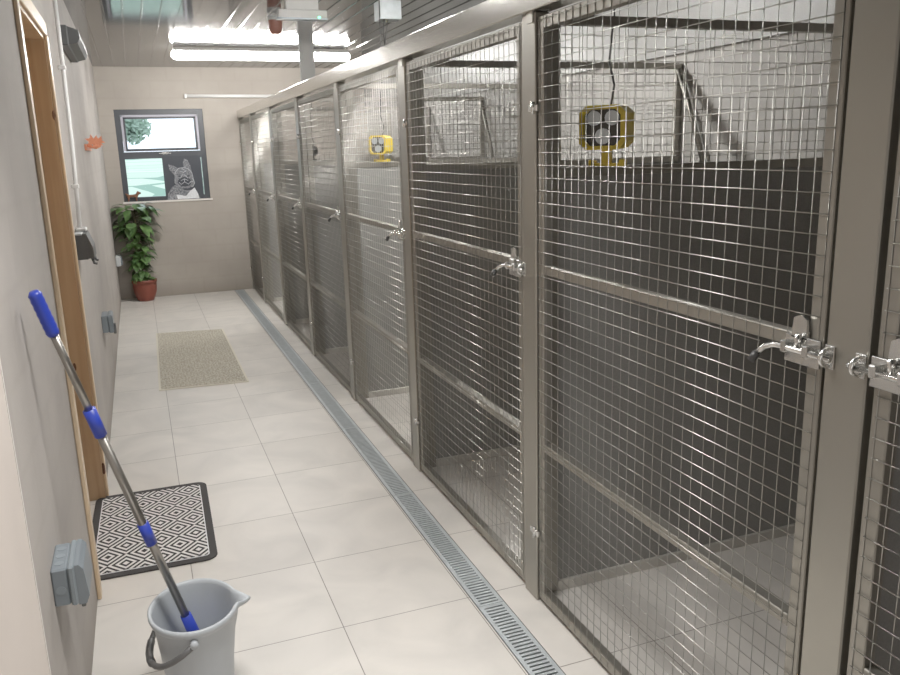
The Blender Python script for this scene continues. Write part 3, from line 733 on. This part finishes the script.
ln_([(.80, 1.262), (.80, 1.295)]); ln_([(.76, 1.38), (.80, 1.365), (.83, 1.385)]); ln_([(.78, 1.405), (.81, 1.395)]); ln_([(.885, 1.30), (.90, 1.27), (.86, 1.255)])
m.build('chalk_outline', M['chalkline'], t)
for (ex, ez) in ((.752, 1.325), (.842, 1.325)): flat(ell(ex, ez, .012, .010, 12), yb-.0075, 'eye', M['card'])
flat(ell(.80, 1.298, .017, .011, 12), yb-.0075, 'nose', M['card'])

# small dog figurine (one continuous skinned body)
def skin_fig(name, pts, edges, rad, mt, loc, label, cat):
    me = bpy.data.meshes.new(name); me.from_pydata(pts, edges, []); o = bpy.data.objects.new(name, me); C.objects.link(o); o.location = loc
    me.materials.append(mt)
    sk = o.modifiers.new('Skin', 'SKIN'); 
    lay = me.skin_vertices[0].data if me.skin_vertices else None
    for i, r in enumerate(rad): me.skin_vertices[0].data[i].radius = (r, r)
    me.skin_vertices[0].data[0].use_root = True
    ss = o.modifiers.new('Sub', 'SUBSURF'); ss.levels = ss.render_levels = 2
    return tag(o, label, cat)
P = [(0,0,.062), (.045,0,.062), (.068,0,.092), (.098,0,.088), (-.035,0,.060), (-.062,0,.092), (.045,-.015,.03), (.046,-.015,.002), (.045,.015,.03), (.046,.015,.002), (-.035,-.014,.03), (-.038,-.014,.002), (-.035,.014,.03), (-.038,.014,.002), (.060,-.012,.112), (.060,.012,.112)]
Ed = [(0,1),(1,2),(2,3),(0,4),(4,5),(1,6),(6,7),(1,8),(8,9),(4,10),(10,11),(4,12),(12,13),(2,14),(2,15)]
Rd = [.017,.019,.016,.009,.016,.004,.007,.006,.007,.006,.008,.006,.008,.006,.005,.005]
me = bpy.data.meshes.new('dog_figurine'); me.from_pydata(P, Ed, []); fo = bpy.data.objects.new('dog_figurine', me); C.objects.link(fo); me.materials.append(M['figurine'])
fo.location = (.235, L-.002, WZ0+.001)
fo.modifiers.new('Skin', 'SKIN')
if not me.skin_vertices:
    bpy.context.view_layer.objects.active = fo; bpy.ops.mesh.customdata_skin_add()
for i, r in enumerate(Rd): me.skin_vertices[0].data[i].radius = (r, r)
me.skin_vertices[0].data[0].use_root = True
ss = fo.modifiers.new('Sub', 'SUBSURF'); ss.levels = ss.render_levels = 2
tag(fo, 'small brown dog figurine on the left end of the window sill', 'figurine')

# ------------------------------------------------------------------ potted plant
PX, PY = .262, 9.40
t = thing('potted_plant', 'tall leafy green plant in a terracotta pot in the far left corner', 'plant', (PX, PY, 0))
m = MB(); m.lathe([(.0, .0), (.078, .0), (.095, .03), (.118, .10), (.125, .16), (.124, .20), (.132, .205), (.134, .232), (.124, .235), (.118, .205), (.112, .195)], (PX, PY, 0), 36); m.build('pot', M['terracotta'], t)
m = MB(); m.lathe([(.0, .205), (.117, .2)], (PX, PY, 0), 24); m.build('soil', M['soil'], t)
m = MB(); m.tube([(PX-.01, PY, .19), (PX-.02, PY, .6), (PX-.03, PY, .98)], [.022, .020, .018], 8)
rp = random.Random(11)
leaves = MB()
def leaf(p, d, up, ln, wd):
    d = d.normalized(); s_ = d.cross(up).normalized(); nrm = s_.cross(d).normalized()
    V = []; K = 7
    for i in range(K):
        u = i/(K-1); ww = wd*math.sin(PI*min(1, u*.88+.10))**.8*(1-u**3*.95); dro = -.35*ln*u*u; cpt = p+d*ln*u+nrm*dro
        V += [cpt-s_*ww+nrm*(.18*ww), cpt, cpt+s_*ww+nrm*(.18*ww)]
    F = []
    for i in range(K-1): F += [(3*i, 3*i+1, 3*i+4, 3*i+3), (3*i+1, 3*i+2, 3*i+5, 3*i+4)]
    leaves.add(V, F, True)
for i in range(230):
    h = rp.uniform(.22, 1.05)**1.0; an = rp.uniform(0, 2*PI)
    spread = (.07+.13*max(0, (h-.25)/.75))
    out = Vector((math.cos(an), math.sin(an), 0)); p0 = Vector((PX-.015-.03*max(0, h-.7), PY, h)); p1 = p0+out*rp.uniform(.02, spread)+Vector((0, 0, rp.uniform(-.01, .03)))
    p1.y = min(p1.y, L-.09); p1.x = max(p1.x, .06)
    if out.x < 0: out = Vector((out.x*.5, out.y, 0)).normalized()
    if out.y > 0: out = Vector((out.x, out.y*.3, 0)).normalized()
    m.tube([p0, p1], .0025, 4)
    leaf(p1, out+Vector((0, 0, rp.uniform(-.7, .35))), Vector((0, 0, 1)), rp.uniform(.085, .135)*(1+.35*(h > .75)), rp.uniform(.030, .046)*(1+.3*(h > .75)))
for q in (m, leaves): q.v = [(max(.012, v[0]), min(L-.014, v[1]), v[2]) for v in q.v]
m.build('stems', M['stem'], t, fix=False); leaves.build('foliage', M['leaf'], t, fix=False)

# ------------------------------------------------------------------ light, sky
wd = bpy.data.worlds.new('World'); bpy.context.scene.world = wd; wd.use_nodes = True
bg = wd.node_tree.nodes['Background']; bg.inputs[0].default_value = (.80, .90, 1.0, 1); bg.inputs[1].default_value = 2.2
def area(name, loc, rot, sx, sy, e, col=(1, .96, .9)):
    l = bpy.data.lights.new(name, 'AREA'); l.shape = 'RECTANGLE'; l.size = sx; l.size_y = sy; l.energy = e; l.color = col
    o = bpy.data.objects.new(name, l); C.objects.link(o); o.location = loc; o.rotation_euler = rot; o['kind'] = 'helper'; return o
area('room_light_behind', (.6, -1.9, .95), (math.radians(75), 0, 0), 1.1, 1.4, 9, (1, .98, .95))
dl_ = area('near_floor_fill', (.68, 1.6, 2.44), (0, 0, 0), .5, .5, 17, (1, .975, .94)); dl_.data.spread = math.radians(98)  # added fill lamp without a fixture, brightens the near floor, spares upper walls

# ------------------------------------------------------------------ camera
f_, yaw, pitch, roll = 804.78, .3609, .2315, -.0285
cy, sy = math.cos(yaw), math.sin(yaw); cp, sp = math.cos(pitch), math.sin(pitch)
Fv = Vector((sy*cp, cy*cp, -sp)); R0 = Vector((cy, -sy, 0)); U0 = R0.cross(Fv)
R = R0*math.cos(roll)+U0*math.sin(roll); U = -R0*math.sin(roll)+U0*math.cos(roll)
cd = bpy.data.cameras.new('Camera'); co = bpy.data.objects.new('Camera', cd); C.objects.link(co)
cd.sensor_fit = 'HORIZONTAL'; cd.sensor_width = 36; cd.lens = f_*36/900; cd.clip_start = .02; cd.clip_end = 2000
mw = Matrix(((R.x, U.x, -Fv.x, .2892), (R.y, U.y, -Fv.y, 0), (R.z, U.z, -Fv.z, 1.55), (0, 0, 0, 1)))
co.matrix_world = mw
bpy.context.scene.camera = co
sc = bpy.context.scene
sc.view_settings.view_transform = 'Standard'
sc.view_settings.exposure = 0.0; sc.view_settings.gamma = 1.22
